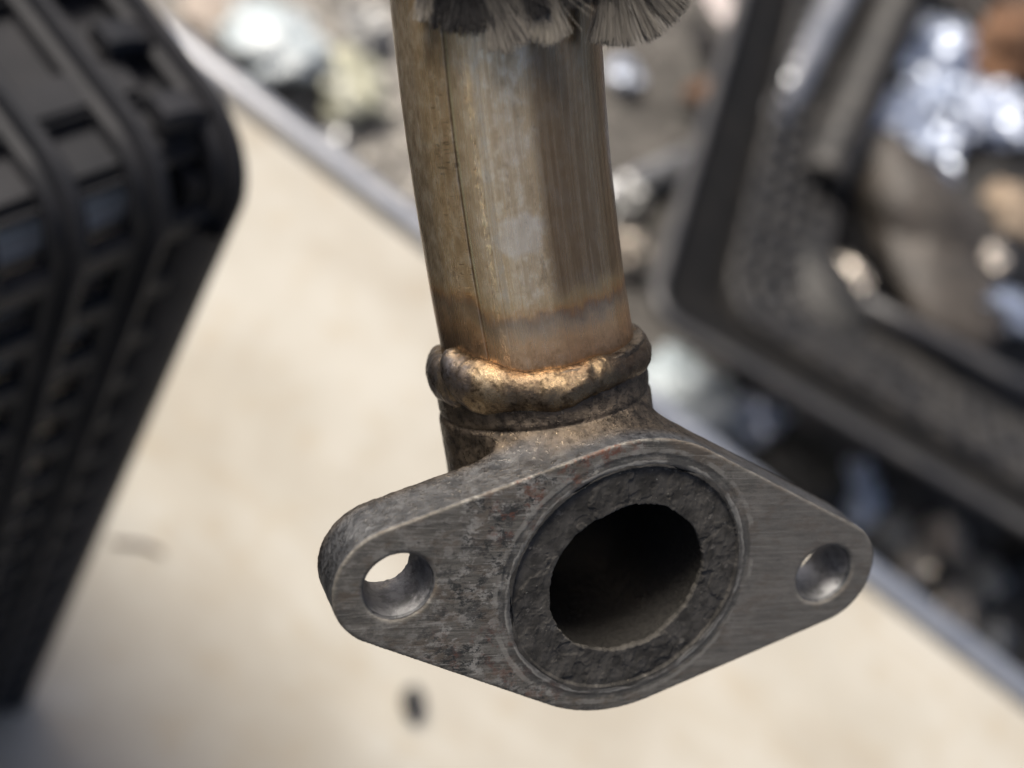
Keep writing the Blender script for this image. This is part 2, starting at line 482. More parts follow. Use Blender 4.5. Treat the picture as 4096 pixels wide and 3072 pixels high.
M_FOIL = [simple("crumpled_foil_" + n, a, b, 30, r, .85, .3, .004) for n, a, b, r in (
    ("blue_grey", (.50, .56, .68), (.68, .73, .82), .46), ("warm", (.50, .45, .39), (.68, .62, .55), .36), ("grey", (.26, .26, .26), (.42, .42, .41), .40))]
M_FILM = [simple("plastic_film_" + n, a, b, 20, .3, 0.0, .2, .004) for n, a, b in (
    ("white", (.34, .40, .43), (.56, .60, .61)), ("yellowish", (.42, .41, .28), (.55, .55, .46)), ("pink", (.48, .42, .41), (.58, .52, .51)))]
M_RUST = [simple("rust_" + n, a, b, 35, .8, .1, .5, .004) for n, a, b in (
    ("orange", (.075, .040, .022), (.17, .085, .042)), ("brown", (.07, .042, .028), (.17, .11, .075)), ("tan", (.22, .165, .115), (.34, .27, .20)))]
M_DARKM = [simple("oily_metal_" + n, a, b, 28, .6, .0, .5, .004) for n, a, b in (
    ("brown", (.028, .024, .020), (.065, .055, .046)), ("black", (.012, .012, .011), (.03, .028, .025)))]
M_FILLER = simple("filler_tone", (.62, .57, .50), (.72, .67, .60), 14, .85, 0, .2, .003)  # tone of the filler box inside the crate
M_STONE = simple("beige_stone", (.30, .25, .21), (.42, .36, .31), 30, .85, 0, .4, .004)
M_TUBE = simple("dull_steel_tube", (.33, .34, .36), (.48, .48, .49), 22, .38, .8, .15)

# ------------------------------------------------------------------ the setting: ground, bench
ground_z = -0.45
gv, gn = [], 60
gx = np.linspace(-6, 6, gn); gy = np.linspace(0.4, 12, gn)
GX, GY = np.meshgrid(gx, gy, indexing='ij')
GP = np.stack([GX.ravel(), GY.ravel(), np.zeros(gn * gn)], 1)
GP[:, 2] = ground_z + 0.008 * fbm(GP * 2.0, 3, 5)
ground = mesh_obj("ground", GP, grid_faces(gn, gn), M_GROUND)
tag(ground, "grey oily gravel ground beyond and below the platform", kind="structure")

def rock_shape(seed, sub=2, amp=.3, freq=1.6, flat=1.0, crumple=False):
    bm = bmesh.new()
    bmesh.ops.create_icosphere(bm, subdivisions=sub, radius=1.0)
    P = np.array([v.co[:] for v in bm.verts], dtype=np.float32)
    F = [[v.index for v in f.verts] for f in bm.faces]
    bm.free()
    n = fbm(P * freq + seed * 3.7, 4, seed)
    if crumple:
        n = np.abs(n) * 2 - .9 + .6 * np.abs(fbm(P * freq * 2.3 + seed, 3, seed + 5))
    P = P * (1 + amp * n)[:, None]
    P[:, 2] *= flat
    return P, F

# loose gravel: nobody could count it
gr_v, gr_f, off = [], [], 0
RP, RF = rock_shape(3, 1, .25)
for k in range(1500):
    if k < 1200:
        x, y = rng.uniform(-.75, .02), rng.uniform(.78, 2.3)
    else:
        x, y = rng.uniform(.1, 1.3), rng.uniform(.85, 2.2)
    s = abs(rng.normal(.006, .004)) + .003
    a = rng.uniform(0, 6.28)
    c, sn = math.cos(a), math.sin(a)
    Q = RP * np.array([s * rng.uniform(.7, 1.4), s, s * .6])
    Q = np.stack([Q[:, 0] * c - Q[:, 1] * sn + x, Q[:, 0] * sn + Q[:, 1] * c + y, Q[:, 2] + ground_z + s * .35], 1)
    gr_v.append(Q)
    gr_f += [[i + off for i in f] for f in RF]
    off += len(RP)
def mat_gravel():
    m = NT("mixed_gravel")
    c = m.coord()
    n = m.noise(c, 45, 1, .5)
    col = m.ramp(n, [(.30, (.04, .037, .034)), (.45, (.09, .084, .077)), (.58, (.15, .14, .125)), (.72, (.36, .34, .31))])
    pale = m.ramp(n, [(.30, (.14, .13, .115)), (.45, (.28, .26, .235)), (.55, (.42, .40, .36)), (.68, (.60, .57, .53))])
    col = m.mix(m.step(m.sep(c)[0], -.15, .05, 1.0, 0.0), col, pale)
    return m.out(col, .6, .15)
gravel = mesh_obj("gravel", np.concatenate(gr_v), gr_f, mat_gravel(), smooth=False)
tag(gravel, "loose mixed gravel and grit on the ground beyond the platform", "gravel", kind="stuff")

def rounded_box(x0, x1, y0, y1, z0, z1, b=.003):
    bm = bmesh.new()
    bmesh.ops.create_cube(bm, size=1.0)
    for v in bm.verts:
        v.co = Vector(((x0 + x1) / 2 + v.co.x * (x1 - x0), (y0 + y1) / 2 + v.co.y * (y1 - y0), (z0 + z1) / 2 + v.co.z * (z1 - z0)))
    bmesh.ops.bevel(bm, geom=list(bm.edges), offset=b, segments=2, affect='EDGES', clamp_overlap=True)
    P = np.array([v.co[:] for v in bm.verts]); F = [[v.index for v in f.verts] for f in bm.faces]
    bm.free()
    return P, F

EDGE_Y = 0.690
bench = tag(empty("platform", (0.3, 0.3, 0.0)), "cream painted platform with a silver metal rim along its far edge", "platform")
def bench_part(name, P, F, mat, smooth=False):
    return mesh_obj(name, np.asarray(P) - np.array([.3, .3, 0]), F, mat, bench, smooth)
P, F = rounded_box(-1.4, 1.8, -.5, EDGE_Y - .030, -.035, 0.0, .003)
bench_part("deck_board", P, F, M_TABLE)
# rim: an extruded half-round rail with a thin gap to the board
ang = np.linspace(0, 2 * math.pi, 28, endpoint=False)
prof = np.stack([EDGE_Y - .013 + .0125 * np.sign(np.cos(ang)) * np.abs(np.cos(ang)) ** .8, -.012 + .020 * np.sign(np.sin(ang)) * np.abs(np.sin(ang)) ** .8], 1)
xs = np.linspace(-1.4, 1.8, 40)
RV = np.array([[x, p[0] + .0006 * math.sin(x * 9), p[1] + .0005 * math.sin(x * 14 + 1)] for x in xs for p in prof])
bench_part("edge_rail", RV, grid_faces(40, 28, False, True), M_TRIM, True)
P, F = rounded_box(-1.38, 1.78, EDGE_Y - .0285, EDGE_Y - .0245, -.034, -.006, .0008)
bench_part("gap_seal", P, F, M_BLACK)

def speck(name, loc, size, rot, mat, label, cat, seed):
    P, F = rock_shape(seed, 2, .22, 1.3)
    o = mesh_obj(name, P * np.array(size), F, mat)
    o.location = loc
    o.rotation_euler = (0, 0, rot)
    return tag(o, label, cat)
speck("rubber_crumb", (.1407, .3395, .0055), (.0075, .012, .006), .75, M_BLACK, "small black rubber crumb lying on the cream platform below the flange", "crumb", 2)
def twig(name, loc, length, r, rot, mat, label, cat, seed):
    n, m_ = 14, 7
    V = []
    for i in range(n):
        t = i / (n - 1) - .5
        rr = r * (1 - 1.2 * t * t) * (1 + .2 * math.sin(i * 2.3 + seed))
        for j in range(m_):
            a = j / m_ * 2 * math.pi
            V.append((t * length, math.sin(t * 4 + seed) * length * .07 + rr * math.cos(a), rr * math.sin(a) * .8))
    o = mesh_obj(name, V, grid_faces(n, m_, False, True), mat)
    o.location = loc
    o.rotation_euler = (0, 0, rot)
    return tag(o, label, cat)
twig("wood_splinter", (-.058, .318, .0016), .032, .0016, .35, M_RUST[1], "thin brown wood splinter lying on the platform beside the black crate", "splinter", 1)

# ------------------------------------------------------------------ black lattice crate on the bench
BAR = ((-1, .22), (-.78, 0), (.78, 0), (1, .22), (1, 1), (-1, 1))
RIDGE = ((-1, .55), (-.42, .48), (-.30, .06), (-.18, 0), (.18, 0), (.30, .06), (.42, .48), (1, .55), (1, 1), (-1, 1))
def bar_path(path, width_axis, width, thick, inner, sec=BAR):
    """strip with rectangular section swept along an open path (in a plane); width along width_axis, thickness towards inner"""
    V = []
    for p, q in zip(path, inner):
        p, q = np.array(p), np.array(q)
        wv = np.array(width_axis) * width / 2
        for a, b in sec:
            V.append(p + wv * a + q * thick * b)
    n, ms = len(path), len(sec)
    F = grid_faces(n, ms, False, True).tolist()
    F.append(list(range(ms))[::-1])
    F.append([(n - 1) * ms + k for k in range(ms)])
    return np.array(V), F

cyaw = -math.radians(19)
cX, cY, cZ, cr, flare = .16, .18, .508, .024, .006
corner = np.array([-0.0527, 0.2074])
ca, sa = math.cos(cyaw), math.sin(cyaw)
ccen = corner - np.array([ca * cX - sa * cY, sa * cX + ca * cY])
crate = tag(empty("plastic_crate", (ccen[0], ccen[1], 0.0), (0, 0, cyaw)),
            "black plastic lattice crate standing upside down on the cream platform", "crate")

def wall_profile(half):
    """path in (h, z): up one wall, over the top and down to the other side's middle"""
    path, inner = [], []
    for i in range(9):
        z = (cZ - cr) * i / 8
        path.append((half + flare * (1 - z / (cZ - cr)), z)); inner.append((-1, 0))
    for i in range(1, 15):
        a = i / 14 * math.pi / 2
        path.append((half - cr + cr * math.cos(a), cZ - cr + cr * math.sin(a))); inner.append((-math.cos(a), -math.sin(a)))
    return path, inner
ny = 15
rib_y = [cY - .008 - k * .0228 for k in range(ny)]
for y in rib_y:                                           # ribs that run down the long sides and across the top
    pth, inn = wall_profile(cX)
    full = pth + [(-a, b) for a, b in reversed(pth)]
    fin = inn + [(-a, b) for a, b in reversed(inn)]
    V, F = bar_path([(a, y, b) for a, b in full], (0, 1, 0), .0092, .0104, [(a, 0, b) for a, b in fin], RIDGE)
    mesh_obj("rib", V, F, M_BLACK, crate, False)
nx = 13
for k in range(nx):                                       # ribs down the short ends
    x = -cX + .022 + k * (2 * cX - .044) / (nx - 1)
    for sgn in (1, -1):
        pth, inn = wall_profile(cY)
        V, F = bar_path([(x, sgn * a, b) for a, b in pth], (1, 0, 0), .0084, .0064, [(0, sgn * a, b) for a, b in inn])
        mesh_obj("rib", V, F, M_BLACK, crate, False)
nrow = 18
for k in range(nrow):                                     # slats round the four sides
    z = .006 + k * .0276
    fl = flare * (1 - z / (cZ - cr)) if z < cZ - cr else 0
    for side in range(4):
        L = cY if side % 2 == 0 else cX
        D = (cX if side % 2 == 0 else cY) + fl - .0052
        ends = L + fl - .004
        pth = [(D, t, z) for t in np.linspace(-ends, ends, 5)]
        V, F = bar_path(pth, (0, 0, 1), .0092, .0048, [(-1, 0, 0)] * 5)
        c_, s_ = [(1, 0), (0, 1), (-1, 0), (0, -1)][side]
        V = np.stack([V[:, 0] * c_ - V[:, 1] * s_, V[:, 0] * s_ + V[:, 1] * c_, V[:, 2]], 1)
        mesh_obj("slat", V, F, M_BLACK, crate, False)
for sx in (1, -1):                                        # corner posts
    for sy in (1, -1):
        V = []
        nz = 10
        for i in range(nz):
            z = (cZ - .034) * i / (nz - 1)
            f_ = flare * (1 - z / cZ)
            for j in range(8):
                a = (j / 7) * math.pi / 2
                V.append((sx * (cX + f_ - .012 + .012 * math.cos(a)), sy * (cY + f_ - .012 + .012 * math.sin(a)), z))
            V.append((sx * (cX + f_ - .024), sy * (cY + f_ - .012), z)); V.append((sx * (cX + f_ - .012), sy * (cY + f_ - .024), z))
        mesh_obj("corner_post", V, grid_faces(nz, 10, False, True), M_BLACK, crate)
P, F = rounded_box(-cX + .014, cX - .014, -cY + .010, cY - .010, cZ - .0185, cZ - .0105, .003)
mesh_obj("top_panel", P, F, M_BLACK, crate, False)
for sgn in (1, -1):
    P, F = rounded_box(-cX + .008, cX - .008, sgn * (cY - .016) - .002, sgn * (cY - .016) + .002, .002, cZ - .019, .001)
    mesh_obj("end_panel", P, F, M_BLACK, crate, False)
for k in range(9):                                        # cross bars on the top panel
    x = cX - .036 - k * .0352
    P, F = rounded_box(x - .006, x + .006, -cY + .02, cY - .02, cZ - .0104, cZ - .0055, .0015)
    mesh_obj("cross_bar", P, F, M_BLACK, crate, False)

# added filler box: its tone stands in for the shaded deck behind the windows
bx0 = tag(empty("filler_box", (ccen[0], ccen[1], 0.0), (0, 0, cyaw)), "filler box added inside the black crate to tone its slots", "box")
P, F = rounded_box(-cX + .032, cX - .0125, -cY + .030, cY - .022, .002, cZ - .060, .003)
mesh_obj("filler_box_body", P, F, M_FILLER, bx0, False)
P, F = rounded_box(-cX + .030, cX - .0135, -cY + .028, cY - .023, cZ - .0595, cZ - .024, .004)
mesh_obj("filler_box_lid", P, F, M_FILLER, bx0, False)

# ------------------------------------------------------------------ sloping lattice tray full of scrap, beyond the platform
tray = tag(empty("scrap_tray", (.166, .876, -.12), (0, 0, math.radians(10.5))),
           "worn dark lattice tray with a grey rim, holding metal scrap beyond the platform", "tray")
TW, TD = 1.05, 1.25
def rrect(inset, r, n=8):
    x0, x1, y0, y1 = inset, TW - inset, inset, TD - inset
    pts = []
    for cx_, cy_, a0 in ((x1 - r, y0 + r, -90), (x1 - r, y1 - r, 0), (x0 + r, y1 - r, 90), (x0 + r, y0 + r, 180)):
        for i in range(n):
            a = math.radians(a0 + 90 * i / (n - 1))
            pts.append((cx_ + r * math.cos(a), cy_ + r * math.sin(a)))
    return pts
def ring_tube(name, inset, r, z, hw, hh, mat):
    pts = rrect(inset, r)
    V, nsec = [], 10
    inn = rrect(inset + hw, max(r - hw, .005)); out_ = rrect(inset - hw, r + hw)
    for a, b in zip(inn, out_):
        for j in range(nsec):
            t = 2 * math.pi * j / nsec
            k = .5 + .5 * math.cos(t)
            V.append((a[0] + (b[0] - a[0]) * k, a[1] + (b[1] - a[1]) * k, z + hh * math.sin(t)))
    return mesh_obj(name, V, grid_faces(len(pts), nsec, True, True), mat, tray)
ring_tube("rim", .007, .038, 0.0, .007, .008, M_RIM)
ring_tube("rail", .240, .035, -.085, .010, .007, M_TRAY)
V = []
for inset, z in ((.018, -.012), (.104, -.046)):
    V += [(x, y, z) for x, y in rrect(inset, .05 if inset < .1 else .035)]
mesh_obj("dark_sheet", np.array(V), grid_faces(2, 32, False, True), M_DARK_SHEET, tray)  # added sheet: its near-black colour stands in for shade inside the rim
for k in range(5):
    ins = .105 + k * .030
    ring_tube("rail", ins, .05 - k * .002, -.0035 - (ins - .018) * .3694, .0070, .0060, M_TRAY)
def lattice_bar(p, q, w, t, mat):
    p, q = np.array(p, float), np.array(q, float)
    d = (q - p) / np.linalg.norm(q - p)
    up = np.array([0, 0, 1.0]); sd = np.cross(d, up); sd /= np.linalg.norm(sd); nn = np.cross(sd, d)
    V = []
    for c_ in (p, (p + q) / 2, q):
        for a, b in ((-1, -1), (1, -1), (1, .4), (.6, 1), (-.6, 1), (-1, .4)):
            V.append(c_ + sd * a * w / 2 + nn * b * t / 2)
    F = grid_faces(3, 6, False, True).tolist() + [[5, 4, 3, 2, 1, 0], [12, 13, 14, 15, 16, 17]]
    mesh_obj("rib", np.array(V), F, mat, tray, False)
for k in range(23):
    t = .045 + k * (TW - .09) / 22
    ti = .25 + (t - .045) / (TW - .09) * (TW - .50)
    for near in (True, False):
        a = (t, .018 if near else TD - .018, -.003); b = (ti, .24 if near else TD - .24, -.085)
        if near or k % 2 == 0:
            lattice_bar(tuple(np.array(a) + (np.array(b) - np.array(a)) * .38), b, .017, .012, M_TRAY)
for k in range(27):
    t = .045 + k * (TD - .09) / 26
    ti = .25 + (t - .045) / (TD - .09) * (TD - .50)
    for near in (True, False):
        a = (.018 if near else TW - .018, t, -.003); b = (.24 if near else TW - .24, ti, -.085)
        if near or k % 2 == 0:
            lattice_bar(tuple(np.array(a) + (np.array(b) - np.array(a)) * .38), b, .017, .012, M_TRAY)
# solid well in the middle
V = []
for inset, z in ((.243, -.088), (.248, -.128), (.258, -.135)):
    V += [(x, y, z) for x, y in rrect(inset, .03)]
n_r = 32
F = grid_faces(3, n_r, False, True).tolist() + [[2 * n_r + i for i in range(n_r)]]
mesh_obj("well", np.array(V), F, M_TRAY, tray)
for fx, fy in ((.27, .27), (TW - .27, .27), (.27, TD - .27), (TW - .27, TD - .27)):
    P, F = rounded_box(fx - .02, fx + .02, fy - .02, fy + .02, -.331, -.136, .004)
    mesh_obj("foot", P, F, M_TRAY, tray, False)

# ------------------------------------------------------------------ scrap, every piece a thing
SCRAP = [
    ('film', (-0.365, 1.154, -0.4), 0.137, 0.105, 'pale blue crumpled plastic film on the gravel beyond the platform', 0),
    ('film', (-0.267, 1.188, -0.42), 0.108, 0.085, 'crumpled translucent white plastic film with a yellow tinge beyond the platform', 1),
    ('foil', (-0.224, 1.082, -0.43), 0.063, 0.038, 'small crumpled foil scrap between the gravel and the platform rim', 2),
    ('foil', (-0.302, 1.303, -0.43), 0.062, 0.055, 'crumpled foil scrap close to the left side of the steel pipe', 2),
    ('stone', (-0.454, 1.154, -0.43), 0.106, 0.071, 'beige rounded stone at the top left beyond the platform rim', 0),
    ('foil', (0.013, 1.569, -0.42), 0.05, 0.042, 'crumpled pale foil scrap just right of the upper pipe', 0),
    ('foil', (0.118, 1.336, -0.42), 0.053, 0.053, 'crumpled grey foil scrap right of the middle of the pipe', 2),
    ('foil', (0.166, 1.259, -0.42), 0.052, 0.052, 'crumpled whitish foil scrap just above the weld bead at right', 1),
    ('film', (0.062, 1.781, -0.35), 0.167, 0.06, 'pinkish white plastic sheet scrap at the top behind the frayed sleeve', 2),
    ('rust', (0.134, 1.632, -0.4), 0.047, 0.066, 'small rusty lump against the crate rim near the top', 0),
    ('foil', (0.378, 1.856, -0.24), 0.107, 0.131, 'bluish bright crumpled foil, uppermost of the pile in the scrap crate', 0),
    ('foil', (0.427, 1.752, -0.24), 0.123, 0.115, 'bluish crumpled foil with a warm patch in the middle of the scrap crate pile', 0),
    ('foil', (0.357, 1.652, -0.24), 0.067, 0.111, 'narrow bluish foil scrap at the left of the shiny pile', 0),
    ('foil', (0.358, 1.537, -0.26), 0.068, 0.1, 'grey upright foil scrap at the foot of the shiny pile', 2),
    ('foil', (0.517, 1.836, -0.25), 0.111, 0.111, 'lavender grey foil scrap at the right of the shiny pile', 0),
    ('foil', (0.442, 1.658, -0.25), 0.09, 0.082, 'small pale blue foil scrap, lowest of the shiny pile', 0),
    ('rust', (0.478, 1.992, -0.22), 0.136, 0.177, 'large orange rusted metal lump at the top right', 0),
    ('rust', (0.386, 2.019, -0.25), 0.109, 0.092, 'brown rusted plate scrap beside the large orange lump', 1),
    ('rust', (0.605, 1.674, -0.26), 0.095, 0.099, 'tan rusted metal lump at the right edge of the crate', 2),
    ('dark', (0.44, 1.453, -0.22), 0.212, 0.144, 'large dark brown oily metal lump in the middle of the scrap crate', 0),
    ('dark', (0.339, 1.179, -0.22), 0.196, 0.11, 'black oily metal lump in the near corner of the scrap crate', 1),
    ('dark', (0.527, 1.379, -0.23), 0.235, 0.134, 'dark oily metal lump behind the near rim of the scrap crate', 0),
    ('foil', (0.243, 1.222, -0.24), 0.028, 0.028, 'tiny round bright scrap in the shaded corner of the crate', 0),
    ('foil', (0.397, 1.283, -0.24), 0.055, 0.036, 'small warm glinting scrap right of the black lump', 1),
    ('foil', (0.49, 1.401, -0.24), 0.044, 0.037, 'tiny pinkish glinting scrap on the dark brown lump', 1),
    ('foil', (0.591, 1.524, -0.24), 0.043, 0.039, 'small beige glinting scrap near the right edge of the crate', 1),
    ('foil', (0.632, 1.419, -0.22), 0.055, 0.144, 'pale upright foil strip at the right edge of the picture', 0),
    ('film', (0.315, 1.06, -0.36), 0.131, 0.103, 'crumpled white plastic film between the platform rim and the crate corner', 0),
    ('foil', (0.424, 1.127, -0.4), 0.072, 0.079, 'pale blue foil scrap under the crate rim, next to the white film', 0),
    ('dark', (0.507, 1.098, -0.4), 0.124, 0.108, 'round black lump standing in for the dark gap behind the flange at right', 1),  # black lump put where there is only a shadowed gap under the tray
    ('foil', (0.595, 1.151, -0.41), 0.081, 0.067, 'crumpled blue grey foil scrap right of the black lump', 0),
    ('foil', (0.67, 1.138, -0.42), 0.054, 0.047, 'small crumpled foil scrap right of the flange tip', 2),
    ('foil', (0.72, 1.115, -0.42), 0.05, 0.05, 'small beige foil scrap beside the platform rim at right', 1),
    ('foil', (0.752, 1.195, -0.42), 0.059, 0.052, 'small warm grey foil scrap between rim and crate', 1),
    ('foil', (0.798, 1.104, -0.42), 0.057, 0.05, 'round pinkish foil scrap close to the platform rim, lower right', 1),
    ('foil', (0.824, 1.178, -0.42), 0.052, 0.066, 'small dull foil scrap under the crate at far right', 2),
    ('foil', (0.864, 1.106, -0.42), 0.044, 0.037, 'lowest small foil scrap by the platform rim at right', 2),
]
KIND = {'foil': ("foil_scrap", "scrap", 2.2, .34, .75, True), 'film': ("plastic_film", "plastic film", 1.5, .30, .45, True),
        'rust': ("rusty_lump", "scrap", 1.4, .28, .8, False), 'dark': ("metal_lump", "scrap", 1.2, .22, .75, False),
        'stone': ("stone", "stone", 1.0, .15, .7, False)}
for i, (kind, loc, w_, h_, label, mi) in enumerate(SCRAP):
    nm, cat, fq, amp, flat, cr_ = KIND[kind]
    P, F = rock_shape(20 + i, 4 if w_ > .05 else 3, amp, fq, 1.0, cr_)
    P = P * np.array([w_ * .52, h_ * .60, min(w_, h_) * .5 * flat])
    mat = {'foil': M_FOIL, 'film': M_FILM, 'rust': M_RUST, 'dark': M_DARKM, 'stone': [M_STONE]}[kind]
    o = mesh_obj(nm, P, F, mat[mi % len(mat)], smooth=kind not in ('foil',))
    o.location = loc
    o.rotation_euler = (random.uniform(-.25, .25), random.uniform(-.25, .25), math.radians(-35) + random.uniform(-.4, .4))
    tag(o, label, cat)

def tube_between(name, a, b, r, mat, label, cat, hollow=True, corr=0.0):
    a, b = Vector(a), Vector(b)
    L = (b - a).length
    n, m_ = (int(L / .006) if corr else 4), 24
    V = []
    for i in range(n):
        t = i / (n - 1)
        rr = r + (corr * math.sin(t * L / .022 * 2 * math.pi) if corr else 0)
        for j in range(m_):
            an = 2 * math.pi * j / m_
            V.append((rr * math.cos(an), rr * math.sin(an), t * L))
    k = n
    for i in (n - 1, 0):
        for j in range(m_):
            an = 2 * math.pi * j / m_
            V.append((r * .82 * math.cos(an), r * .82 * math.sin(an), (i / (n - 1)) * L))
    F = grid_faces(n + 2, m_, True, True)
    o = mesh_obj(name, np.array(V), F, mat)
    o.location = a
    o.rotation_euler = (b - a).to_track_quat('Z', 'Y').to_euler()
    return tag(o, label, cat)
tube_between("steel_tube", (.08, 1.28, -.425), (.19, 1.56, -.42), .020, M_TUBE, "short pale steel tube lying on the ground right of the pipe", "tube")
tube_between("steel_tube", (.196, 1.345, -.185), (.187, 1.80, -.160), .026, M_TUBE, "dull steel tube with a bright open end lying along the left side of the tray", "tube")
tube_between("flexible_hose", (.292, 1.32, -.190), (.262, 1.93, -.150), .034, M_TRAY, "dark corrugated exhaust hose lying beside the steel tube in the tray", "hose", corr=.006)
tube_between("steel_rod", (.40, 1.182, -.182), (.70, 1.262, -.178), .011, M_RIM, "warm grey steel rod resting across the near side of the tray", "rod")

# everything so far was laid out on a 1:1.9 plan measured from the platform level; bring it to real size
PLAN = 1.9
for o in list(scene.objects):
    if o.parent is None and o.type in ('MESH', 'EMPTY'):
        o.location = o.location * PLAN
        o.scale = o.scale * PLAN

# ------------------------------------------------------------------ the exhaust pipe with its flange
FL_ROT = ((0.7837, -0.4447, 0.4336), (0.6170, 0.4774, -0.6257), (0.0712, 0.7579, 0.6485))
FL_LOC = (0.0667, 0.1474, 1.1966)
pipe_root = tag(empty("exhaust_pipe", FL_LOC), "heat tinted steel exhaust pipe welded to a sooty two bolt flange", "exhaust pipe")
pipe_root.rotation_euler = Matrix(FL_ROT).to_euler()

HL, RC, RL, RH, RB, TH = 50.7, 32.6, 13.3, 7.15, 18.15, 12.8      # flange dimensions, mm
CTR = np.array([[-38.52, 122.7, -42.35], [-35.19, 109.07, -41.5], [-32.98, 99.64, -41.0], [-28.49, 82.18, -39.33],
                [-24.18, 68.72, -37.5], [-19.93, 54.79, -35.52], [-17.03, 44.76, -33.89]])
ax = np.array([-.274, .949, -.154]); ax /= np.linalg.norm(ax)
B0 = np.array([-15.74, 40.3, -33.17])                             # pipe axis at the weld
cu = np.polyfit(CTR[:, 1], CTR[:, 0], 2); cw = np.polyfit(CTR[:, 1], CTR[:, 2], 2)
eye = np.array([-128.3, 118.0, 199.1])
front = eye - np.array([-26.0, 75.0, -38.0]); front -= ax * (front @ ax); front /= np.linalg.norm(front)
right = np.cross(ax, front)
vv = np.linspace(36.0, 185.0, 220)
path = np.stack([np.polyval(cu, vv), vv, np.polyval(cw, vv)], 1)
sl = np.concatenate([[0], np.cumsum(np.linalg.norm(np.diff(path, axis=0), axis=1))])
i0 = np.argmin(np.abs(vv - B0[1]))
sl -= sl[i0]
def axis_pt(s):
    return np.stack([np.interp(s, sl, path[:, k]) for k in range(3)], -1)

# --- pipe wall
R_OUT, R_IN = 20.9, 19.1
nph, ns = 240, 260
phi = np.linspace(-math.pi, math.pi, nph + 1)
S = np.linspace(-4.0, 150.0, ns)
def shell(radius, prof=None):
    C = axis_pt(S)
    T = np.gradient(C, axis=0); T /= np.linalg.norm(T, axis=1)[:, None]
    Fv = front - T * (T @ front)[:, None]; Fv /= np.linalg.norm(Fv, axis=1)[:, None]
    Rv = np.cross(T, Fv)
    r = radius + (prof if prof is not None else np.zeros_like(phi))
    X = C[None] + (np.cos(phi) * r)[:, None, None] * Fv[None] + (np.sin(phi) * r)[:, None, None] * Rv[None]
    return X
kink = math.radians(12)
prof = np.where(phi > kink, -.95 * np.sin(np.clip((phi - kink) / 1.5, 0, 1) * math.pi) ** 1.0 * .42, 0.0)
prof = prof - .10 * np.exp(-((phi * R_OUT + 10.9) / .22) ** 2)
Xo = shell(R_OUT, prof)
nn = fbm(Xo.reshape(-1, 3) * np.array([.09, .05, .09]), 3, 31).reshape(Xo.shape[:2])
ctr = axis_pt(S)[None]
Xo = Xo + (Xo - ctr) / R_OUT * (nn * .10)[..., None]
Xi = shell(R_IN)
V = np.concatenate([Xo.reshape(-1, 3), Xi.reshape(-1, 3)])
Fo = grid_faces(nph + 1, ns)
Fi = grid_faces(nph + 1, ns)[:, ::-1] + (nph + 1) * ns
uv = np.stack(np.meshgrid(phi * R_OUT, S, indexing='ij'), -1).reshape(-1, 2)
uv = np.concatenate([uv, uv])
caps = []
for j in (0, ns - 1):
    for i in range(nph):
        a, b = i * ns + j, (i + 1) * ns + j
        c_, d_ = b + (nph + 1) * ns, a + (nph + 1) * ns
        caps.append([a, b, c_, d_] if j else [d_, c_, b, a])
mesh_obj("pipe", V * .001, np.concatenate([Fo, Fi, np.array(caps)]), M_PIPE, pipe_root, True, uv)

# --- flange casting from a distance field (plate, neck, elbow behind, bores)
def surface_net(F, origin, h):
    neg = F < 0
    nx_, ny_, nz_ = F.shape
    cnt = np.zeros((nx_ - 1, ny_ - 1, nz_ - 1), dtype=np.int8)
    for dx in (0, 1):
        for dy in (0, 1):
            for dz in (0, 1):
                cnt += neg[dx:nx_ - 1 + dx, dy:ny_ - 1 + dy, dz:nz_ - 1 + dz]
    act = (cnt > 0) & (cnt < 8)
    I, J, K = np.nonzero(act)
    idx = -np.ones(act.shape, dtype=np.int32)
    idx[I, J, K] = np.arange(len(I))
    acc = np.zeros((len(I), 3), dtype=np.float64); num = np.zeros(len(I))
    cs = [(a, b, c) for a in (0, 1) for b in (0, 1) for c in (0, 1)]
    for a in cs:
        for ax_ in range(3):
            if a[ax_] == 0:
                b = list(a); b[ax_] = 1
                fa = F[I + a[0], J + a[1], K + a[2]]; fb = F[I + b[0], J + b[1], K + b[2]]
                m = (fa < 0) != (fb < 0)
                t = np.where(m, fa / np.where(m, fa - fb, 1), 0)
                p = np.zeros((len(I), 3)); p[:] = a
                p[:, ax_] = t
                acc[m] += p[m]; num[m] += 1
    V = (np.stack([I, J, K], 1) + acc / num[:, None]) * h + origin
    faces = []
    for ax_ in range(3):
        sl0 = [slice(None)] * 3; sl1 = [slice(None)] * 3
        sl0[ax_] = slice(0, -1); sl1[ax_] = slice(1, None)
        x = neg[tuple(sl0)] != neg[tuple(sl1)]
        P_ = np.stack(np.nonzero(x), 1)
        b_, c_ = (ax_ + 1) % 3, (ax_ + 2) % 3
        ok = (P_[:, b_] > 0) & (P_[:, c_] > 0) & (P_[:, b_] < F.shape[b_] - 1) & (P_[:, c_] < F.shape[c_] - 1)
        P_ = P_[ok]
        q = []
        for db, dc in ((-1, -1), (0, -1), (0, 0), (-1, 0)):
            Q = P_.copy(); Q[:, b_] += db; Q[:, c_] += dc
            q.append(idx[Q[:, 0], Q[:, 1], Q[:, 2]])
        q = np.stack(q, 1)
        inside = neg[P_[:, 0], P_[:, 1], P_[:, 2]]
        q[~inside] = q[~inside][:, ::-1]
        faces.append(q)
    return V, np.concatenate(faces)

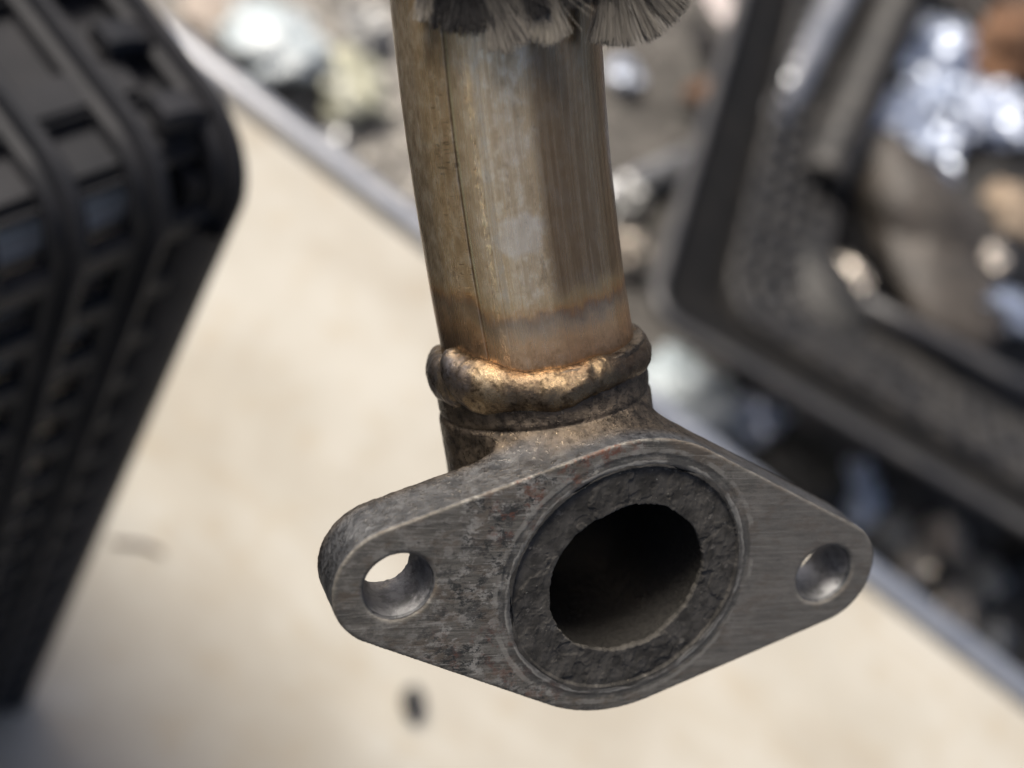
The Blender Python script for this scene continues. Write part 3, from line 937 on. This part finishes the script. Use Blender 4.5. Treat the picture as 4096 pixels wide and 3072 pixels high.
h = 0.4
org = np.array([-66.0, -36.0, -58.0])
gu = (org[0] + h * np.arange(331)).astype(np.float32)[:, None, None]
gvv = (org[1] + h * np.arange(220)).astype(np.float32)[None, :, None]
gw = (org[2] + h * np.arange(150)).astype(np.float32)[None, None, :]
def plate2d(u, v):
    u = np.abs(u); v = np.abs(v)
    b = (RC - RL) / HL; a = math.sqrt(1 - b * b)
    k = -b * v + a * u
    return np.where(k < 0, np.hypot(u, v) - RC, np.where(k > a * HL, np.hypot(v, u - HL) - RL, v * a + u * b - RC))
def smin(a, b, k):
    hh = np.clip(.5 + .5 * (b - a) / k, 0, 1)
    return b * (1 - hh) + a * hh - k * hh * (1 - hh)
d2 = plate2d(gu, gvv)
rnd = .3
qx = d2 + rnd; qy = np.abs(gw + TH / 2) - TH / 2 + rnd
plate = np.minimum(np.maximum(qx, qy), 0) + np.hypot(np.maximum(qx, 0), np.maximum(qy, 0)) - rnd
# neck along the pipe axis
ru, rv, rw = gu - B0[0], gvv - B0[1], gw - B0[2]
sa_ = ru * ax[0] + rv * ax[1] + rw * ax[2]
sc_ = np.clip(sa_, -46.0, 60.0)
rad = np.sqrt((ru - ax[0] * sc_) ** 2 + (rv - ax[1] * sc_) ** 2 + (rw - ax[2] * sc_) ** 2)
coll = 23.3 + .25 * (1 / (1 + np.exp((sa_ + 12.6) * 3.0))) - .55 * np.exp(-((sa_ + 12.0) / .55) ** 2)
neck = np.maximum(rad - coll, sa_ + 0.5)
rr2 = np.hypot(gu, gvv)
boss = np.where(gw > -28, rr2 - 24.0, np.sqrt(rr2 ** 2 + (gw + 28) ** 2) - 24.0)
boss = np.maximum(boss, gw + 6.0)
D = smin(neck, boss, 6.0)
D = smin(D, plate, 6.5)
D = np.maximum(D, gw)                                            # the ground face stays flat
cav = np.where(gw > -30, rr2 - RB, np.sqrt(rr2 ** 2 + (gw + 30) ** 2) - RB)
cav2 = np.maximum(rad - 18.6, -(sa_ + 44.0))
cav = np.minimum(cav, cav2)
rec = np.maximum(rr2 - 26.5, -(gw + .9))
groove = np.maximum(np.abs(rr2 - 28.7) - .35, -(gw + .15))
hole = np.hypot(np.abs(gu) - HL, gvv) - (RH + .095 * np.minimum(gw, 0))
hole = np.minimum(hole, np.maximum(np.hypot(np.abs(gu) - HL, gvv) - RH - (gw + .6), -(gw + .6)))
D = np.maximum(D, -np.minimum(np.minimum(cav, rec), np.minimum(groove, hole)))
D = D.astype(np.float32)
near = np.abs(D) < 1.3
I, J, K = np.nonzero(near)
pts = np.stack([gu[I, 0, 0], gvv[0, J, 0], gw[0, 0, K]], 1)
isin = np.minimum(np.hypot(np.abs(pts[:, 0]) - HL, pts[:, 1]) - RH, np.hypot(pts[:, 0], pts[:, 1]) - RB) < .8
amp = np.where(pts[:, 2] > -.9, .0, np.where(isin, .04, .07)).astype(np.float32)
D[I, J, K] += amp * fbm(pts * .55, 3, 11) + np.where(pts[:, 2] > -2.5, .05, 0.0) * np.where(pts[:, 2] < -.1, 1, 0) * fbm(pts * .8, 2, 3)
V, F = surface_net(D, org, h)
mesh_obj("flange", V * .001, F, M_FLANGE, pipe_root)

# --- crusty gasket residue in the recess
na, nr = 720, 46
th = np.linspace(0, 2 * math.pi, na, endpoint=False)
tj = np.linspace(0, 1, nr)
cs_, sn_ = np.cos(th), np.sin(th)
rin = 17.75 + .18 * np.sin(th * 2 + 1) + .12 * np.sin(th * 5 + .4) + .08 * np.sin(th * 11) + .16 * fbm(np.stack([cs_ * 26, sn_ * 26, 0 * th], 1), 4, 44)
rout = 26.9 + .75 * fbm(np.stack([cs_ * 4, sn_ * 4, 0 * th + 5], 1), 5, 43)
RR = rin[:, None] + (rout - rin)[:, None] * tj[None]
PP = np.stack([RR * cs_[:, None], RR * sn_[:, None], 0 * RR], -1).reshape(-1, 3)
ang_str = np.stack([np.repeat(th, nr) * 26, PP[:, 0] * 0 + np.tile(tj, na) * 2.2, PP[:, 2] + 1], 1)
hgt = .50 + .16 * fbm(PP * .12, 4, 51) + .025 * fbm(PP * 1.6, 3, 55) + .06 * fbm(PP * np.array([1.1, .18, 1]), 4, 57)
patch = np.clip((fbm(PP * .10 + 7, 5, 63) + .10) / .06, 0, 1)
patch2 = np.clip((fbm(PP * .22 + 3, 5, 65) + .35) / .05, 0, 1)
hgt = hgt * (.40 + .42 * patch + .18 * patch2) + .10 * np.clip(fbm(PP * .9, 3, 71) - .25, 0, 1)
hgt = np.clip(hgt, .02, 1.05).reshape(na, nr)
edgef = np.clip((1 - tj) / .04, 0, 1) ** .6
hgt = np.maximum(hgt, np.where(RR > 26.2, .93, 0)) * edgef[None] + .85 * (1 - edgef[None])
W_ = -.9 + hgt
PP = PP.reshape(na, nr, 3); PP[..., 2] = W_
skirt = PP[:, :1].copy(); skirt[..., 2] = -2.6; skirt[..., :2] *= 1.03
skirt2 = PP[:, :1].copy(); skirt2[..., 2] = -1.3; skirt2[..., :2] *= .995
PP = np.concatenate([skirt, skirt2, PP], 1)
mesh_obj("gasket_residue", PP.reshape(-1, 3) * .001, grid_faces(na, nr + 2, True, False), M_SOOT, pipe_root)

# --- weld bead: one run round the pipe whose ends overlap at the front left
def bead(phi0, phi1, s_fn, rad_fn, n=420, m_=56, seed=0, name="weld_bead"):
    ph = np.linspace(phi0, phi1, n)
    t = (ph - phi0) / (phi1 - phi0)
    L = (phi1 - phi0) * 21.5
    de = np.minimum(t, 1 - t) * L
    cap = np.sqrt(np.clip(1 - np.clip(1 - de / 4.2, 0, 1) ** 2, 0.0004, 1))
    s_ = s_fn(ph, t)
    hr, hs = rad_fn(ph, t)
    C = B0[None] + ax[None] * s_[:, None]
    er = np.cos(ph)[:, None] * front + np.sin(ph)[:, None] * right
    C = C + er * 21.4
    tt = np.linspace(0, 2 * math.pi, m_, endpoint=False)
    X = C[:, None] + (np.cos(tt)[None] * (hr * cap)[:, None])[..., None] * er[:, None] + (np.sin(tt)[None] * (hs * cap)[:, None])[..., None] * ax[None, None]
    Nn = (np.cos(tt)[None, :, None] * er[:, None] + np.sin(tt)[None, :, None] * ax[None, None])
    Q = X.reshape(-1, 3)
    dn = .36 * fbm(Q * .13, 3, 70 + seed) + .09 * fbm(Q * .7, 3, 80 + seed) + .03 * fbm(Q * 2.1, 2, 90 + seed)
    rip = np.abs(np.sin(np.repeat(ph, m_) * 21.4 / 1.9 * math.pi / 2 + .8 * np.cos(np.tile(tt, n)) + .5 * fbm(Q * .2, 2, 7)))
    dn = dn + .09 * rip
    X = X + Nn * dn.reshape(X.shape[:2])[..., None] * cap[:, None, None]
    return X.reshape(-1, 3), grid_faces(n, m_, False, True)
d2r = math.radians
def s1(ph, t):
    deg = np.degrees(ph)
    return -4.0 + 5.4 * np.exp(-np.clip(deg + 62, 0, None) / 21.0) * (deg > -70) - 1.0 * np.exp(-((deg - 4) / 16) ** 2) + .8 * np.sin(ph * 3.0) * .4
def r1(ph, t):
    deg = np.degrees(ph)
    lump = np.exp(-((deg + 38) / 20) ** 2)
    return 3.2 + 1.2 * lump + .15 * np.sin(ph * 7), 4.4 + 1.5 * lump - 1.1 * np.exp(-((deg - 62) / 34) ** 2) + .25 * np.sin(ph * 11 + 1)
V1, F1 = bead(d2r(-62), d2r(262), s1, r1, seed=0)
V2, F2 = bead(d2r(252), d2r(318), lambda ph, t: -3.2 + 0 * ph, lambda ph, t: (3.5 + 0 * ph, 5.2 + 0 * ph), n=120, seed=5)
mesh_obj("weld_bead", V1 * .001, F1, M_BEAD, pipe_root)
mesh_obj("weld_bead", V2 * .001, F2, M_BEAD, pipe_root)["label"] = "blue grey end of the weld run at the left"

# ------------------------------------------------------------------ frayed fibre sleeve round the upper pipe
slv = tag(empty("frayed_sleeve", FL_LOC), "dark frayed fibre sleeve with fanned loose tufts round the upper pipe", "sleeve")
slv.rotation_euler = Matrix(FL_ROT).to_euler()
s_arr = np.linspace(77.5, 140.0, 30)
pa = np.linspace(-math.pi, math.pi, 121)[:-1]
V = []
for s_ in s_arr:
    C = axis_pt(np.array([s_]))[0]
    bulge = 6.0 * np.exp(-((np.degrees(pa) - 72) / 34) ** 2)
    rr_ = 22.3 + bulge + .6 * fbm(np.stack([np.cos(pa) * 6, np.sin(pa) * 6, 0 * pa + s_ * .5], 1), 3, 3)
    if s_ == s_arr[0]:
        rr_ = rr_ - .9
    V.append(C + (np.cos(pa) * rr_)[:, None] * front + (np.sin(pa) * rr_)[:, None] * right)
V = np.stack(V)
Vin = V[:1] * 0
Cb = axis_pt(np.array([77.5]))[0]
Vin = (Cb + (np.cos(pa) * 21.05)[:, None] * front + (np.sin(pa) * 21.05)[:, None] * right)[None] + ax * .8
V = np.concatenate([Vin, V])
mesh_obj("sleeve_band", V.reshape(-1, 3) * .001, grid_faces(len(V), 120, False, True), M_SLEEVE, slv)

def tuft(rx, s_root, fz, ang0, ang1, length, n, mat, lift=1.0, w_root=1.2, thick=1.6, seed=0, curl=.0, rfib=.065, rag=.12):
    r_ = np.random.default_rng(100 + seed)
    V, F, U = [], [], []
    C = axis_pt(np.array([s_root]))[0]
    up = ax
    k = 5
    off = 0
    clumps = r_.uniform(0, 1, 7)
    for i in range(int(n * 1.7)):
        q = r_.uniform(0, 1)
        stray = r_.uniform() < .07
        q = q + .35 * (clumps[np.argmin(np.abs(clumps - q))] - q)
        a = math.radians(ang0 + (ang1 - ang0) * q + (r_.normal() * 16 if stray else r_.normal() * 1.5))
        L = length * (1 - rag * abs(r_.normal())) * (1 - .10 * abs(2 * q - 1))
        st = np.array([rx + (q - .5) * w_root + r_.normal() * .25, 0, fz + r_.normal() * thick * .35])
        dirv = np.array([math.sin(a), -math.cos(a), 0])
        lf = lift * r_.uniform(.4, 1.2)
        bend = r_.normal() * .35 + curl
        pts_ = []
        for j in range(k):
            t = j / (k - 1)
            e = t ** 1.25
            p = st + np.array([(dirv[0] * L) * e + bend * t * t, dirv[1] * L * t, lf * t * t * 2.0 + r_.normal() * .05])
            pts_.append(C + right * p[0] + up * p[1] + front * p[2])
        shade = r_.uniform(0, 1)
        for j, p in enumerate(pts_):
            rad_ = rfib * (1.0 - .25 * j / (k - 1))
            for m_ in range(3):
                an = m_ * 2.094 + i
                V.append(p + right * math.cos(an) * rad_ + front * math.sin(an) * rad_)
                U.append((shade, j / (k - 1)))
        for j in range(k - 1):
            for m_ in range(3):
                a_, b_ = off + j * 3 + m_, off + j * 3 + (m_ + 1) % 3
                F.append([a_, b_, b_ + 3, a_ + 3])
        off += 3 * k
    mesh_obj("tuft", np.array(V) * .001, F, mat, slv, True, np.array(U))
tuft(22.6, 79.2, 12.5, -24, 46, 19.5, 700, M_FIB_TAN, lift=1.0, w_root=3.0, thick=2.2, seed=1, rag=.05)
tuft(8.4, 76.6, 20.6, -15, 15, 14.2, 300, M_FIB_PALE, lift=.4, w_root=.8, thick=.8, seed=2, rag=.05)
tuft(-1.2, 77.0, 22.0, -6, 26, 15.2, 230, M_FIB_TAN, lift=.5, w_root=1.0, thick=.7, seed=3, rag=.04)
tuft(3.0, 76.6, 21.6, -20, 8, 13.0, 130, M_FIB_TAN, lift=.4, w_root=1.4, thick=.8, seed=4, rag=.06)
tuft(-5.0, 77.5, 21.6, -22, 18, 11.4, 240, M_FIB_DARK, lift=.5, w_root=3.2, thick=1.0, seed=5)
tuft(-9.0, 77.2, 19.8, -18, 14, 10.0, 200, M_FIB_DARK, lift=.5, w_root=3.0, thick=1.0, seed=6)
tuft(4.6, 77.5, 21.4, -20, 20, 10.2, 260, M_FIB_DARK, lift=.3, w_root=5.0, thick=.9, seed=7)
tuft(-12.8, 77.2, 17.6, -16, 20, 7.8, 150, M_FIB_TAN, lift=.5, w_root=2.6, thick=1.0, seed=8)
tuft(13.6, 77.4, 17.4, -16, 14, 9.0, 200, M_FIB_DARK, lift=.4, w_root=3.4, thick=1.0, seed=9)
tuft(16.4, 77.2, 16.0, -12, 12, 7.6, 110, M_FIB_TAN, lift=.5, w_root=1.6, thick=1.0, seed=12)
tuft(19.0, 78.0, 13.5, -18, 10, 9.6, 220, M_FIB_DARK, lift=.4, w_root=4.0, thick=1.4, seed=10)
tuft(26.5, 79.5, 9.5, 6, 60, 16.5, 300, M_FIB_DARK, lift=.2, w_root=3.0, thick=1.5, seed=11)
